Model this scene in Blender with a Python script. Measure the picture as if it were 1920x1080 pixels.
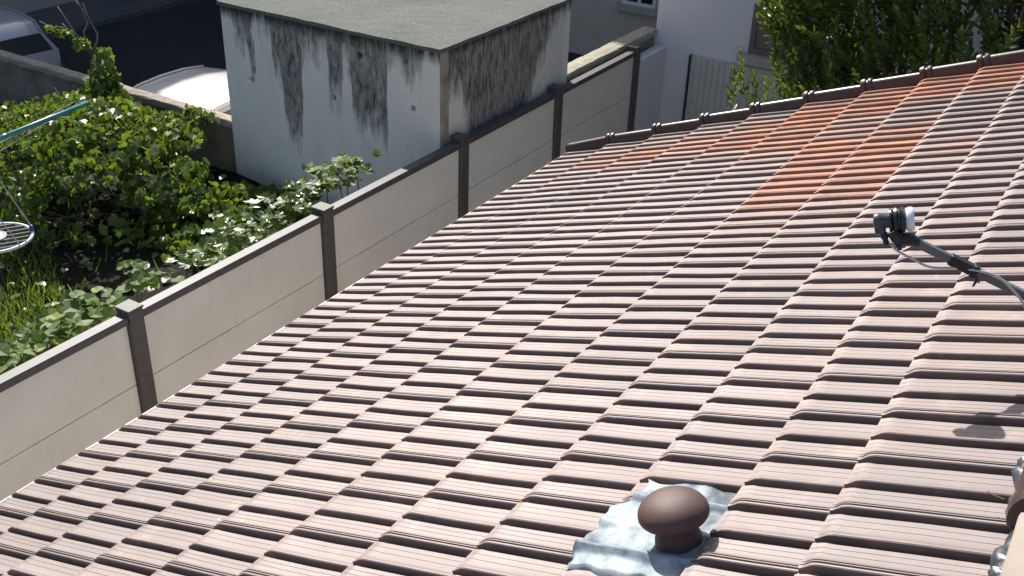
import bpy, bmesh, math, random
import numpy as np
from mathutils import Vector, Matrix
rnd = random.Random(7)
nr = np.random.default_rng(7)
for o in list(bpy.data.objects): bpy.data.objects.remove(o, do_unlink=True)
scene = bpy.context.scene
C = scene.collection

# ------------------------------------------------------------------ camera
cd = bpy.data.cameras.new('camera'); cam = bpy.data.objects.new('camera', cd); C.objects.link(cam)
RR = Vector((0.84764, 0.52968, 0.03070)); UU = Vector((-0.28042, 0.39814, 0.87341)); BB = Vector((0.45041, -0.74895, 0.48602))
cam.matrix_world = Matrix(((RR.x, UU.x, BB.x, 0), (RR.y, UU.y, BB.y, 0), (RR.z, UU.z, BB.z, 0), (0, 0, 0, 1)))
cd.sensor_width = 36; cd.lens = 1995.7/1920*36; cd.clip_start = 0.05; cd.clip_end = 600
scene.camera = cam
# ------------------------------------------------------------------ light
SUN = Vector((0.606, -0.475, -0.638)).normalized()      # direction the light travels
world = bpy.data.worlds.new('World'); scene.world = world; world.use_nodes = True
wt = world.node_tree; wt.nodes.clear()
sky = wt.nodes.new('ShaderNodeTexSky'); sky.sky_type = 'NISHITA'; sky.sun_disc = False
sky.sun_elevation = math.asin(-SUN.z); sky.sun_rotation = math.atan2(-SUN.x, -SUN.y)
sky.air_density = 1.0; sky.dust_density = 2.5; sky.ozone_density = 1.0
bg = wt.nodes.new('ShaderNodeBackground'); bg.inputs[1].default_value = 0.122
wo = wt.nodes.new('ShaderNodeOutputWorld')
wt.links.new(sky.outputs[0], bg.inputs[0]); wt.links.new(bg.outputs[0], wo.inputs[0])
sd = bpy.data.lights.new('sun', 'SUN'); sd.energy = 5.0; sd.angle = math.radians(0.53); sd.color = (1.0, 0.955, 0.89)
so = bpy.data.objects.new('sun', sd); C.objects.link(so); so.rotation_euler = SUN.to_track_quat('-Z', 'Y').to_euler()
so.location = (-20, 10, 25)
vs = scene.view_settings; vs.view_transform = 'Standard'; vs.look = 'None'; vs.gamma = 1; vs.use_curve_mapping = False
vs.exposure = 0.5
scene.render.engine = 'CYCLES'

# ------------------------------------------------------------------ materials
class NT:
    def __init__(s, name):
        s.m = bpy.data.materials.new(name); s.m.use_nodes = True; s.t = s.m.node_tree
        s.b = s.t.nodes['Principled BSDF']; s.out = s.t.nodes['Material Output']
    def n(s, ty, **k):
        nd = s.t.nodes.new(ty)
        for a, b in k.items():
            if a in nd.inputs and not hasattr(nd, a): nd.inputs[a].default_value = b
            else: setattr(nd, a, b)
        return nd
    def l(s, a, b): s.t.links.new(a, b)
    def coord(s, kind='Object', scale=(1, 1, 1), rot=(0, 0, 0)):
        if kind == 'World':
            tc = s.n('ShaderNodeNewGeometry'); o = tc.outputs['Position']
        else:
            tc = s.n('ShaderNodeTexCoord'); o = tc.outputs[kind]
        mp = s.n('ShaderNodeMapping'); mp.inputs['Scale'].default_value = scale; mp.inputs['Rotation'].default_value = rot
        s.l(o, mp.inputs[0]); return mp.outputs[0]
    def noise(s, co, scale, detail=4, rough=0.55):
        nd = s.n('ShaderNodeTexNoise'); nd.inputs['Scale'].default_value = scale; nd.inputs['Detail'].default_value = detail
        nd.inputs['Roughness'].default_value = rough; s.l(co, nd.inputs['Vector']); return nd.outputs[0]
    def ramp(s, v, stops):
        r = s.n('ShaderNodeValToRGB'); cr = r.color_ramp
        while len(cr.elements) > 1: cr.elements.remove(cr.elements[-1])
        for i, (p, c) in enumerate(stops):
            e = cr.elements[0] if i == 0 else cr.elements.new(p)
            e.position = p; e.color = (c, c, c, 1) if isinstance(c, (int, float)) else (*c, 1)
        s.l(v, r.inputs[0]); return r.outputs[0]
    def mix(s, f, a, b, mode='MIX'):
        m = s.n('ShaderNodeMix'); m.data_type = 'RGBA'; m.blend_type = mode
        for v, i in ((f, 0), (a, 6), (b, 7)):
            if isinstance(v, (int, float)): m.inputs[i].default_value = v if i == 0 else (v, v, v, 1)
            elif isinstance(v, tuple): m.inputs[i].default_value = (*v, 1)
            else: s.l(v, m.inputs[i])
        return m.outputs[2]
    def math(s, op, a, b=0.0, clamp=False):
        m = s.n('ShaderNodeMath'); m.operation = op; m.use_clamp = clamp
        for v, i in ((a, 0), (b, 1)):
            if isinstance(v, (int, float)): m.inputs[i].default_value = v
            else: s.l(v, m.inputs[i])
        return m.outputs[0]
    def maprange(s, v, a, b, c=0.0, d=1.0):
        m = s.n('ShaderNodeMapRange'); s.l(v, m.inputs[0])
        for i, q in enumerate((a, b, c, d)): m.inputs[i+1].default_value = q
        return m.outputs[0]
    def bump(s, h, strength=0.3, dist=0.01):
        b = s.n('ShaderNodeBump'); b.inputs['Strength'].default_value = strength; b.inputs['Distance'].default_value = dist
        s.l(h, b.inputs['Height']); s.l(b.outputs[0], s.b.inputs['Normal'])
    def col(s, c):
        if isinstance(c, tuple): s.b.inputs['Base Color'].default_value = (*c, 1)
        else: s.l(c, s.b.inputs['Base Color'])
    def set(s, rough=0.6, metal=0, spec=0.5, coat=0):
        s.b.inputs['Roughness'].default_value = rough; s.b.inputs['Metallic'].default_value = metal
        s.b.inputs['Specular IOR Level'].default_value = spec; s.b.inputs['Coat Weight'].default_value = coat

def simple(name, c, rough=0.6, metal=0, var=0.12, scale=8, bump=0.0, spec=0.5, kind='Object', coat=0):
    t = NT(name); co = t.coord(kind); nz = t.noise(co, scale, 5)
    lo = tuple(v*(1-var) for v in c); hi = tuple(min(1, v*(1+var)) for v in c)
    t.col(t.ramp(nz, [(0.3, lo), (0.7, hi)])); t.set(rough, metal, spec, coat)
    if bump: t.bump(t.noise(co, scale*6, 4), bump, 0.004)
    return t.m

def mat_tile():
    t = NT('glazed_clay_tile')
    info = t.n('ShaderNodeObjectInfo'); r = info.outputs['Random']
    at = t.n('ShaderNodeAttribute'); at.attribute_type = 'OBJECT'; at.attribute_name = 'wear'; wear = at.outputs['Fac']
    pos = t.coord('World', (1, 1, 1), (0, math.radians(23.51), 0))        # u (upslope) now lies along x
    st = t.coord('World', (1.2, 22, 2), (0, 0, 0))
    base = t.ramp(r, [(0, (0.080, 0.050, 0.044)), (0.35, (0.100, 0.065, 0.058)), (0.7, (0.125, 0.086, 0.078)), (1, (0.088, 0.060, 0.056))])
    n1 = t.noise(pos, 3.0, 6, 0.6)
    base = t.mix(t.maprange(n1, 0.35, 0.75, 0, 0.5), base, (0.18, 0.140, 0.125))
    # streaks along the slope where the engobe wears down to warm clay
    sn = t.noise(st, 3.0, 5, 0.65)
    k = t.math('ADD', wear, t.math('MULTIPLY', t.math('SUBTRACT', sn, 0.5), 1.5))
    k = t.maprange(k, 0.16, 0.60)
    oc = t.coord('Object', (1, 1, 1), (0, math.radians(23.51), 0)); so_ = t.n('ShaderNodeSeparateXYZ'); t.l(oc, so_.inputs[0])
    nose = t.math('MULTIPLY', t.maprange(so_.outputs[0], 0.05, 0.0), t.maprange(t.noise(pos, 9, 5, .7), 0.50, 0.66))
    base = t.mix(t.math('MULTIPLY', nose, 0.6), base, (0.38, 0.20, 0.11))
    blotch = t.noise(pos, 5.5, 6, 0.7)
    base = t.mix(t.math('MULTIPLY', k, t.maprange(blotch, 0.3, 0.62, 0.15, 0.85)), base, (0.52, 0.185, 0.07))
    big = t.noise(t.coord('World', (0.7, 0.7, 0.7)), 1.1, 3); base = t.mix(t.maprange(big, 0.4, 0.65, 0, 0.35), base, (0.24, 0.155, 0.135))
    lv = t.n('ShaderNodeTexVoronoi'); lv.inputs['Scale'].default_value = 8.5; t.l(pos, lv.inputs['Vector'])
    lich = t.math('MULTIPLY', t.math('LESS_THAN', t.math('ADD', lv.outputs['Distance'], t.math('MULTIPLY', t.noise(pos, 90, 3), 0.10)), 0.115), t.math('GREATER_THAN', t.noise(pos, 2.2, 3), 0.54))
    base = t.mix(t.math('MULTIPLY', lich, 0.6), base, (0.40, 0.37, 0.28))
    y = t.noise(pos, 7.0, 3); base = t.mix(t.maprange(y, 0.60, 0.72, 0, 0.30), base, (0.42, 0.28, 0.19))
    # faint grime lines and specks
    fine = t.noise(t.coord('World', (1.0, 90, 4)), 4.0, 4, 0.7)
    base = t.mix(t.maprange(fine, 0.52, 0.70, 0, 0.35), base, (0.06, 0.042, 0.038), 'MIX')
    v = t.n('ShaderNodeTexVoronoi'); v.inputs['Scale'].default_value = 17; t.l(pos, v.inputs['Vector'])
    dots = t.math('LESS_THAN', v.outputs['Distance'], 0.055)
    base = t.mix(t.math('MULTIPLY', dots, 0.8), base, (0.06, 0.045, 0.04))
    t.col(base); t.set(0.5, 0, 0.5, 0); t.b.inputs['IOR'].default_value = 2.2; t.l(t.math('SUBTRACT', 0.5, t.math('MULTIPLY', k, 0.28)), t.b.inputs['Specular IOR Level']); t.b.inputs['Specular Tint'].default_value = (1, 0.965, 0.965, 1)
    t.b.inputs['Sheen Weight'].default_value = 0.08; t.b.inputs['Sheen Roughness'].default_value = 0.35; t.b.inputs['Sheen Tint'].default_value = (1, 0.93, 0.9, 1)
    t.l(t.maprange(n1, 0.3, 0.7, 0.62, 0.72), t.b.inputs['Roughness'])
    t.bump(t.math('ADD', t.noise(pos, 60, 4), t.math('MULTIPLY', fine, 1.2)), 0.25, 0.0015)
    return t.m

def mat_stained(name, x0, x1, axis, ztop, zbot, heavy, base=(0.86, 0.825, 0.755)):
    """old white paint on concrete with black run-off streaks from the top edge"""
    t = NT(name)
    g = t.n('ShaderNodeNewGeometry'); sp = t.n('ShaderNodeSeparateXYZ'); t.l(g.outputs['Position'], sp.inputs[0])
    a = sp.outputs[axis]; z = sp.outputs[2]
    h = t.maprange(z, zbot, ztop)                                          # 0 foot, 1 top
    co = t.coord('World', (1, 1, 1))
    u = t.maprange(t.math('ADD', a, t.math('MULTIPLY', t.math('SUBTRACT', t.noise(t.coord('World', (6, 6, 1.2)), 2.0, 4), 0.5), 0.13)), x0, x1)
    stc = t.coord('World', (9, 9, 0.9))
    run = t.noise(stc, 1.6, 6, 0.7); fine = t.noise(t.coord('World', (16, 16, 2.5)), 2.6, 6, 0.8)
    # how strongly each place along the edge is stained (a fixed set of runs)
    strength = t.ramp(u, heavy)
    big = t.noise(t.coord('World', (3.5, 3.5, 1.6)), 1.7, 6, 0.65)
    reach = t.math('SUBTRACT', 1.0, t.math('MULTIPLY', strength, 0.95))     # stain goes down to this height
    hm = t.math('SUBTRACT', h, reach)
    hm = t.math('ADD', hm, t.math('MULTIPLY', t.math('SUBTRACT', run, 0.5), 0.45))
    hm = t.math('ADD', hm, t.math('MULTIPLY', t.math('SUBTRACT', big, 0.5), 0.5))
    s1 = t.maprange(hm, -0.02, 0.16)
    speckle = t.noise(t.coord('World', (26, 26, 7)), 1.0, 6, 0.75)
    grain = t.maprange(t.math('ADD', t.math('MULTIPLY', fine, 0.5), t.math('MULTIPLY', speckle, 0.6)), 0.44, 0.66)
    s1 = t.math('MULTIPLY', s1, t.math('ADD', 0.45, t.math('MULTIPLY', grain, 0.53)))
    # thin black lip under the roof edge, faint blotches low down
    lip = t.math('MULTIPLY', t.maprange(t.math('ADD', h, t.math('MULTIPLY', run, 0.05)), 0.955, 1.01), 0.9)
    lip = t.math('MULTIPLY', lip, t.maprange(run, 0.35, 0.5, 0.35, 1))
    blot = t.math('MULTIPLY', t.maprange(t.noise(co, 2.6, 7, 0.75), 0.55, 0.72), t.maprange(fine, 0.45, 0.62))
    blot = t.math('MULTIPLY', blot, 0.55)
    foot = t.math('MULTIPLY', t.maprange(t.math('ADD', h, t.math('MULTIPLY', t.noise(co, 5, 4), 0.14)), 0.16, 0.02), 0.55)
    tone = t.ramp(t.noise(t.coord('World', (2.5, 2.5, .7)), 1.3, 5), [(0.3, tuple(v*0.86 for v in base)), (0.7, base)])
    c = t.mix(blot, tone, (0.22, 0.22, 0.21)); c = t.mix(foot, c, (0.30, 0.29, 0.25))
    rust = t.maprange(t.noise(t.coord('World', (5, 5, 1.5)), 1.5, 4), 0.48, 0.62)
    c = t.mix(s1, c, t.mix(rust, (0.045, 0.044, 0.040), (0.060, 0.035, 0.024))); c = t.mix(lip, c, (0.03, 0.03, 0.028))
    vd = t.n('ShaderNodeTexVoronoi'); vd.inputs['Scale'].default_value = 9; t.l(co, vd.inputs['Vector'])
    c = t.mix(t.math('MULTIPLY', t.math('LESS_THAN', vd.outputs['Distance'], 0.05), 0.7), c, (0.1, 0.1, 0.1))
    t.col(c); t.set(0.85, 0, 0.25); t.bump(t.noise(co, 30, 6, 0.7), 0.35, 0.006)
    return t.m

def mat_gravel(name, c1, c2, scale=60, rough=0.95, speck=0.0):
    t = NT(name); co = t.coord('World'); n = t.noise(co, scale, 5, 0.75); b = t.noise(co, 1.6, 5)
    c = t.ramp(n, [(0.35, c1), (0.68, c2)]); c = t.mix(t.maprange(b, 0.35, 0.7, 0, 0.35), c, tuple(v*0.55 for v in c1))
    if speck:
        v = t.n('ShaderNodeTexVoronoi'); v.inputs['Scale'].default_value = scale*0.5; t.l(co, v.inputs['Vector'])
        c = t.mix(t.math('MULTIPLY', t.math('LESS_THAN', v.outputs['Distance'], 0.16), speck), c, (0.5, 0.5, 0.46))
    t.col(c); t.set(rough, 0, 0.2); t.bump(n, 0.6, 0.008); return t.m

def mat_leaf(name, c1, c2, trans=0.35, rough=0.4, yellow=None):
    t = NT(name)
    g = t.n('ShaderNodeNewGeometry'); r = g.outputs['Random Per Island']
    info = t.n('ShaderNodeObjectInfo')
    rr = t.math('FRACT', t.math('ADD', r, info.outputs['Random']))
    stops = [(0, c1), (0.75, c2)]
    if yellow: stops += [(0.93, c2), (1, yellow)]
    c = t.ramp(rr, stops)
    c = t.mix(t.maprange(t.noise(t.coord('World'), 40, 3), 0.3, 0.7, 0, 0.3), c, tuple(v*0.6 for v in c1))
    t.col(c); t.set(rough, 0, 0.5)
    tr = t.n('ShaderNodeBsdfTranslucent'); t.l(t.mix(0.6, c, (0.35, 0.5, 0.03)), tr.inputs[0])
    mx = t.n('ShaderNodeMixShader'); mx.inputs[0].default_value = trans
    t.l(t.b.outputs[0], mx.inputs[1]); t.l(tr.outputs[0], mx.inputs[2]); t.l(mx.outputs[0], t.out.inputs[0])
    return t.m

def mat_lead():
    t = NT('weathered_lead'); co = t.coord('World'); n = t.noise(co, 11, 4, 0.55); f = t.noise(co, 45, 5, 0.7)
    c = t.ramp(n, [(0.33, (0.05, 0.07, 0.09)), (0.46, (0.20, 0.25, 0.28)), (0.66, (0.40, 0.45, 0.47))])
    c = t.mix(t.maprange(f, 0.55, 0.75, 0, 0.5), c, (0.28, 0.28, 0.265))
    t.col(c); t.set(0.62, 0.1, 0.4); t.bump(t.math('ADD', t.math('MULTIPLY', f, 0.3), n), 0.5, 0.006); return t.m

M = {}
M['tile'] = mat_tile()
M['verge'] = simple('brown_verge_clay', (0.065, 0.038, 0.032), 0.34, var=0.25, scale=14, bump=0.2)
M['vent'] = simple('brown_vent_clay', (0.100, 0.056, 0.046), 0.62, var=0.10, scale=30, bump=0.08)
M['lead'] = mat_lead()
M['lead2'] = simple('crumpled_lead', (0.17, 0.18, 0.20), 0.34, metal=0.7, var=0.4, scale=14, bump=0.1)
M['black'] = simple('black_opening', (0.01, 0.01, 0.01), 0.9)
M['deck'] = simple('dark_underlay', (0.03, 0.025, 0.022), 0.9)
M['render'] = simple('cream_render', (0.55, 0.51, 0.45), 0.9, var=0.06, scale=5, bump=0.3, kind='World')
M['parapet'] = simple('beige_render', (0.34, 0.285, 0.235), 0.9, var=0.10, scale=7, bump=0.3, kind='World')
M['trim'] = simple('cream_trim', (0.75, 0.74, 0.62), 0.6, var=0.1)
def mat_fence():
    t = NT('painted_concrete_panel'); co = t.coord('World'); n = t.noise(co, 2.0, 6, 0.6)
    c = t.ramp(n, [(0.3, (0.72, 0.665, 0.60)), (0.7, (0.81, 0.765, 0.70))])
    run = t.noise(t.coord('World', (7, 7, 0.8)), 2.2, 6, 0.7)
    c = t.mix(t.maprange(run, 0.56, 0.78, 0, 0.28), c, (0.40, 0.37, 0.32))
    sp = t.noise(co, 38, 4, 0.7); c = t.mix(t.maprange(sp, 0.66, 0.74, 0, 0.5), c, (0.25, 0.23, 0.20))
    t.col(c); t.set(0.75, 0, 0.4); t.bump(t.noise(co, 14, 6, 0.65), 0.35, 0.004); return t.m
M['fence_panel'] = mat_fence()
M['fence_post'] = simple('grey_brown_post', (0.090, 0.080, 0.076), 0.6, var=0.12, scale=20, bump=0.1)
M['fence_rail'] = simple('dark_rail', (0.075, 0.070, 0.074), 0.55, var=0.15, scale=16, bump=0.1)
M['sealant'] = simple('white_sealant', (0.62, 0.62, 0.6), 0.6)
M['front'] = mat_stained('stained_white_concrete_front', -7.70, -5.13, 0, -2.66, -4.4,
    [(0, 0.03), (0.055, 0.06), (0.065, 0.26), (0.125, 0.24), (0.13, 0.42), (0.15, 0.42), (0.155, 0.10), (0.235, 0.12), (0.245, 0.38), (0.285, 0.36), (0.30, 0.68), (0.315, 0.78), (0.375, 0.80), (0.385, 0.24), (0.50, 0.18), (0.515, 0.46), (0.565, 0.46), (0.58, 0.18), (0.615, 0.28), (0.625, 0.56), (0.77, 0.58), (0.785, 0.14), (0.85, 0.12), (0.87, 0.20), (0.93, 0.16), (0.94, 0.03), (1, 0.03)])
M['side'] = mat_stained('stained_white_concrete_side', 7.21, 9.5, 1, -2.66, -3.9,
    [(0, 0.35), (0.12, 0.42), (0.24, 0.85), (0.36, 1.0), (0.5, 1.0), (0.62, 0.9), (0.72, 0.55), (0.82, 0.3), (0.92, 0.15), (1, 0.12)], base=(0.78, 0.75, 0.69))
M['cornerpost'] = simple('bare_concrete_strip', (0.31, 0.29, 0.24), 0.9, var=0.35, scale=6, bump=0.4, kind='World')
M['gritroof'] = mat_gravel('mossy_grit_roof', (0.115, 0.125, 0.11), (0.20, 0.21, 0.19), 42, speck=0.25)
M['coping'] = mat_gravel('rough_coping', (0.27, 0.22, 0.18), (0.52, 0.46, 0.38), 40, speck=0.3)
M['copinggrit'] = mat_gravel('gravelled_coping', (0.30, 0.28, 0.22), (0.62, 0.58, 0.46), 55, speck=0.5)
M['roughwall'] = simple('rough_brown_render', (0.21, 0.175, 0.15), 0.95, var=0.35, scale=4, bump=0.7, kind='World')
M['asphalt'] = mat_gravel('asphalt', (0.034, 0.034, 0.037), (0.055, 0.055, 0.058), 25)
M['pavement'] = simple('pavement_concrete', (0.10, 0.105, 0.11), 0.9, var=0.15, scale=3, kind='World')
M['soil'] = mat_gravel('dark_soil', (0.011, 0.010, 0.006), (0.024, 0.021, 0.012), 18)
M['yard'] = mat_gravel('yard_concrete', (0.16, 0.155, 0.145), (0.24, 0.23, 0.22), 20)
M['beige'] = simple('beige_facade', (0.50, 0.455, 0.39), 0.9, var=0.04, scale=2, kind='World')
M['greywall'] = simple('grey_facade', (0.44, 0.42, 0.37), 0.9, var=0.05, scale=2, kind='World')
M['whitewall'] = simple('white_render_facade', (0.66, 0.66, 0.68), 0.9, var=0.05, scale=1.2, bump=0.15, kind='World')
M['brownshutter'] = simple('brown_shutter', (0.16, 0.12, 0.12), 0.7)
M['metaldoor'] = simple('grey_white_sheet', (0.50, 0.50, 0.47), 0.5, var=0.08)
M['darkseal'] = simple('dark_edge_strip', (0.03, 0.035, 0.04), 0.6)
M['frame'] = simple('white_window_frame', (0.65, 0.66, 0.66), 0.45)
M['sill'] = simple('stone_sill', (0.38, 0.37, 0.33), 0.85)
M['glass'] = simple('dark_glass', (0.015, 0.02, 0.025), 0.06, spec=0.8)
M['carpaint'] = simple('white_car_paint', (0.70, 0.68, 0.64), 0.25, var=0.02, coat=0.6)
M['carpaint2'] = simple('silver_car_paint', (0.40, 0.42, 0.45), 0.28, metal=0.3, var=0.02, coat=0.6)
M['rubber'] = simple('rubber', (0.02, 0.02, 0.02), 0.8)
M['alloy'] = simple('alloy', (0.4, 0.4, 0.42), 0.3, metal=0.9)
M['lamp'] = simple('lamp_lens', (0.35, 0.04, 0.03), 0.15)
M['turq'] = simple('turquoise_paint', (0.03, 0.20, 0.21), 0.35, var=0.2, scale=10)
M['wire'] = simple('pale_cord', (0.42, 0.40, 0.34), 0.6)
M['hoop'] = simple('white_hoop_plastic', (0.62, 0.68, 0.70), 0.4)
M['hoopcord'] = simple('grey_cord', (0.12, 0.12, 0.11), 0.7)
M['blue'] = simple('blue_plastic', (0.01, 0.07, 0.30), 0.35)
M['disc'] = simple('pale_disc', (0.36, 0.36, 0.40), 0.5)
M['lnbblack'] = simple('black_plastic', (0.018, 0.018, 0.02), 0.32)
M['lnbgrey'] = simple('dark_grey_plastic', (0.055, 0.06, 0.068), 0.35)
M['lnbwhite'] = simple('white_feed_cap', (0.74, 0.76, 0.78), 0.35, var=0.03)
M['arm'] = simple('grey_steel_arm', (0.13, 0.135, 0.155), 0.4, metal=0.3)
M['cable'] = simple('grey_cable', (0.50, 0.49, 0.47), 0.5, var=0.05)
M['dish'] = simple('dish_enamel', (0.45, 0.45, 0.45), 0.4)
M['vine'] = mat_leaf('vine_leaf', (0.035, 0.080, 0.014), (0.12, 0.185, 0.035), 0.33, 0.36, (0.33, 0.36, 0.07))
M['broad'] = mat_leaf('broad_garden_leaf', (0.05, 0.115, 0.02), (0.13, 0.205, 0.04), 0.36, 0.6, (0.30, 0.34, 0.06))
M['laurel'] = mat_leaf('laurel_leaf', (0.035, 0.080, 0.020), (0.085, 0.140, 0.032), 0.26, 0.24, (0.20, 0.24, 0.04))
M['grass'] = mat_leaf('grass_blade', (0.05, 0.10, 0.018), (0.14, 0.22, 0.05), 0.36, 0.5)
M['bark'] = simple('bark', (0.085, 0.065, 0.05), 0.9, var=0.4, scale=20, bump=0.5)
M['twig'] = simple('dry_twig', (0.15, 0.135, 0.115), 0.9, var=0.3, scale=20)

# ------------------------------------------------------------------ helpers
def link(o, parent=None):
    C.objects.link(o)
    if parent is not None: o.parent = parent
    return o
def tag(o, label, cat, group=None):
    o['label'] = label; o['category'] = cat
    if group: o['group'] = group
    return o
def thing(name, label, cat, loc=(0, 0, 0), group=None):
    o = bpy.data.objects.new(name, None); o.location = loc; o.empty_display_size = 0.1
    C.objects.link(o); return tag(o, label, cat, group)
def kind(o, k): o['kind'] = k; return o
def mesh_obj(name, bm, mat, parent=None, smooth=False):
    me = bpy.data.meshes.new(name); bm.to_mesh(me); bm.free()
    mats = mat if isinstance(mat, (list, tuple)) else [mat]
    for m in mats: me.materials.append(m)
    if smooth: me.polygons.foreach_set('use_smooth', [True]*len(me.polygons))
    o = bpy.data.objects.new(name, me); link(o)
    if parent is not None:
        o.parent = parent; o.location = -Vector(parent.location)      # geometry written in world numbers
    return o
def np_obj(name, V, F, mat, parent=None, smooth=False):
    me = bpy.data.meshes.new(name)
    V = np.asarray(V, np.float32); F = np.asarray(F, np.int32); k = F.shape[1]
    me.vertices.add(len(V)); me.vertices.foreach_set('co', V.ravel())
    me.loops.add(F.size); me.loops.foreach_set('vertex_index', F.ravel())
    me.polygons.add(len(F)); me.polygons.foreach_set('loop_start', np.arange(0, F.size, k, dtype=np.int32))
    me.update(calc_edges=True); me.validate()
    me.materials.append(mat)
    if smooth: me.polygons.foreach_set('use_smooth', [True]*len(me.polygons))
    o = bpy.data.objects.new(name, me); link(o)
    if parent is not None: o.parent = parent; o.location = -Vector(parent.location)
    return o
def box(bm, x0, x1, y0, y1, z0, z1, bev=0.0):
    r = bmesh.ops.create_cube(bm, size=1)
    for v in r['verts']:
        v.co = Vector(((x0+x1)/2+v.co.x*(x1-x0), (y0+y1)/2+v.co.y*(y1-y0), (z0+z1)/2+v.co.z*(z1-z0)))
    if bev:
        es = list({e for v in r['verts'] for e in v.link_edges})
        bmesh.ops.bevel(bm, geom=es, offset=bev, segments=1, affect='EDGES', profile=0.5)
def boxo(name, mat, parent, *a, bev=0.0):
    bm = bmesh.new(); box(bm, *a, bev=bev); return mesh_obj(name, bm, mat, parent)
def frame(d):
    d = Vector(d).normalized(); a = Vector((0, 0, 1)) if abs(d.z) < 0.9 else Vector((1, 0, 0))
    x = d.cross(a).normalized(); return x, d.cross(x).normalized(), d
def tube(bm, pts, rad, n=8, cap=True):
    pts = [Vector(p) for p in pts]; rad = rad if isinstance(rad, (list, tuple)) else [rad]*len(pts)
    rings = []
    x = None
    for i, p in enumerate(pts):
        d = (pts[min(i+1, len(pts)-1)]-pts[max(i-1, 0)]).normalized()
        if x is None: x, y, _ = frame(d)
        else:
            x = (x-d*x.dot(d)).normalized(); y = d.cross(x)
        rings.append([bm.verts.new(p+(x*math.cos(2*math.pi*k/n)+y*math.sin(2*math.pi*k/n))*rad[i]) for k in range(n)])
    for a, b in zip(rings, rings[1:]):
        for k in range(n): bm.faces.new((a[k], a[(k+1) % n], b[(k+1) % n], b[k]))
    if cap:
        bm.faces.new(rings[0][::-1]); bm.faces.new(rings[-1])
def lathe(bm, origin, axis, prof, n=28, squash=None):
    """prof: list of (distance along axis, radius)"""
    o = Vector(origin); x, y, d = frame(axis); rings = []
    for h, r in prof:
        rings.append([bm.verts.new(o+d*h+(x*math.cos(2*math.pi*k/n)+y*math.sin(2*math.pi*k/n))*r) for k in range(n)])
    for a, b in zip(rings, rings[1:]):
        for k in range(n): bm.faces.new((a[k], a[(k+1) % n], b[(k+1) % n], b[k]))
    bm.faces.new(rings[0][::-1]); bm.faces.new(rings[-1])
def smooth_by_angle(o, ang=35):
    me = o.data; me.polygons.foreach_set('use_smooth', [True]*len(me.polygons))
    bm = bmesh.new(); bm.from_mesh(me)
    for e in bm.edges: e.smooth = len(e.link_faces) == 2 and e.calc_face_angle(0) < math.radians(ang)
    bm.to_mesh(me); bm.free()
def grid(bm, P):
    """P: rows of Vectors"""
    V = [[bm.verts.new(p) for p in row] for row in P]
    for i in range(len(V)-1):
        for j in range(len(V[0])-1): bm.faces.new((V[i][j], V[i+1][j], V[i+1][j+1], V[i][j+1]))
    return V

# roof frame: u runs up the slope, v along the eave (world Y), w is the roof normal
PITCH = math.radians(23.512)
O0 = Vector((-1.44306, 1.97210, -2.06022)); UD = Vector((math.cos(PITCH), 0, math.sin(PITCH))); VD = Vector((0, 1, 0)); ND = Vector((-math.sin(PITCH), 0, math.cos(PITCH)))
def rp(u, v, w=0.0): return O0+UD*u+VD*v+ND*w

STREET = -5.60; GARDEN = -4.45; YARD = -5.40; FX = -5.0      # FX: face of the fence

# ================================================================== the setting
def sheet(name, mat, x0, x1, y0, y1, z, lab=None):
    bm = bmesh.new(); bm.faces.new([bm.verts.new(p) for p in ((x0, y0, z), (x1, y0, z), (x1, y1, z), (x0, y1, z))])
    return kind(mesh_obj(name, bm, mat), 'structure')
sheet('ground', M['yard'], -250, 250, -250, 250, STREET-0.03)
sheet('street', M['asphalt'], -16.9, -5.3, 7.32, 60, STREET)
kind(boxo('pavement', M['pavement'], None, -18.2, -16.9, -30, 60, STREET-0.02, STREET+0.12, bev=0.01), 'structure')
kind(boxo('kerb', M['pavement'], None, -16.895, -16.77, -30, 60, STREET-0.02, STREET+0.10, bev=0.01), 'structure')
sheet('street', M['asphalt'], -16.765, -5.3, -30, 7.31, STREET+0.004)
kind(boxo('yard', M['yard'], None, -4.93, 9, -6, 11.68, STREET, YARD), 'structure')
# garden earth, slightly uneven
bm = bmesh.new(); P = []
for i in range(36):
    row = []
    for j in range(36):
        x = -16.7+i*(16.7-5.13)/35; y = -4+j*11.2/35
        row.append(Vector((x, y, GARDEN+0.05*math.sin(x*2.3+1)*math.sin(y*1.9)+rnd.uniform(-.02, .02))))
    P.append(row)
grid(bm, P); kind(mesh_obj('garden_soil', bm, M['soil'], smooth=True), 'structure')

# ================================================================== boundary fence of concrete boards
fence = thing('concrete_board_fence', 'grey board fence with dark brown posts and dark top rail, running beside the tiled roof', 'fence', (FX, 5.5, YARD))
post_y = [0.05, 1.88, 3.70, 5.54, 7.39, 9.10, 10.89]
RTOP = -3.475
for i, y in enumerate(post_y):
    bm = bmesh.new()
    box(bm, FX-0.10, FX+0.025, y-0.055, y+0.055, YARD-0.1, -3.448, bev=0.004)
    box(bm, FX-0.106, FX+0.031, y-0.061, y+0.061, -3.446, -3.430, bev=0.004)
    mesh_obj('post', bm, M['fence_post'], fence)
for a, b in zip(post_y, post_y[1:]):
    ya, yb = a+0.057, b-0.057
    mesh_obj('rail', (lambda bm: (box(bm, FX-0.075, FX+0.012, ya, yb, RTOP-0.055, RTOP, bev=0.006), bm)[1])(bmesh.new()), M['fence_rail'], fence)
    zt = RTOP-0.057
    for k in range(4):
        zb = zt-0.46
        dx = rnd.uniform(-0.003, 0.003)
        boxo('board', M['fence_panel'], fence, FX-0.055+dx, FX-0.012+dx, ya, yb, zb+0.004, zt, bev=0.004)
        zt = zb
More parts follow.
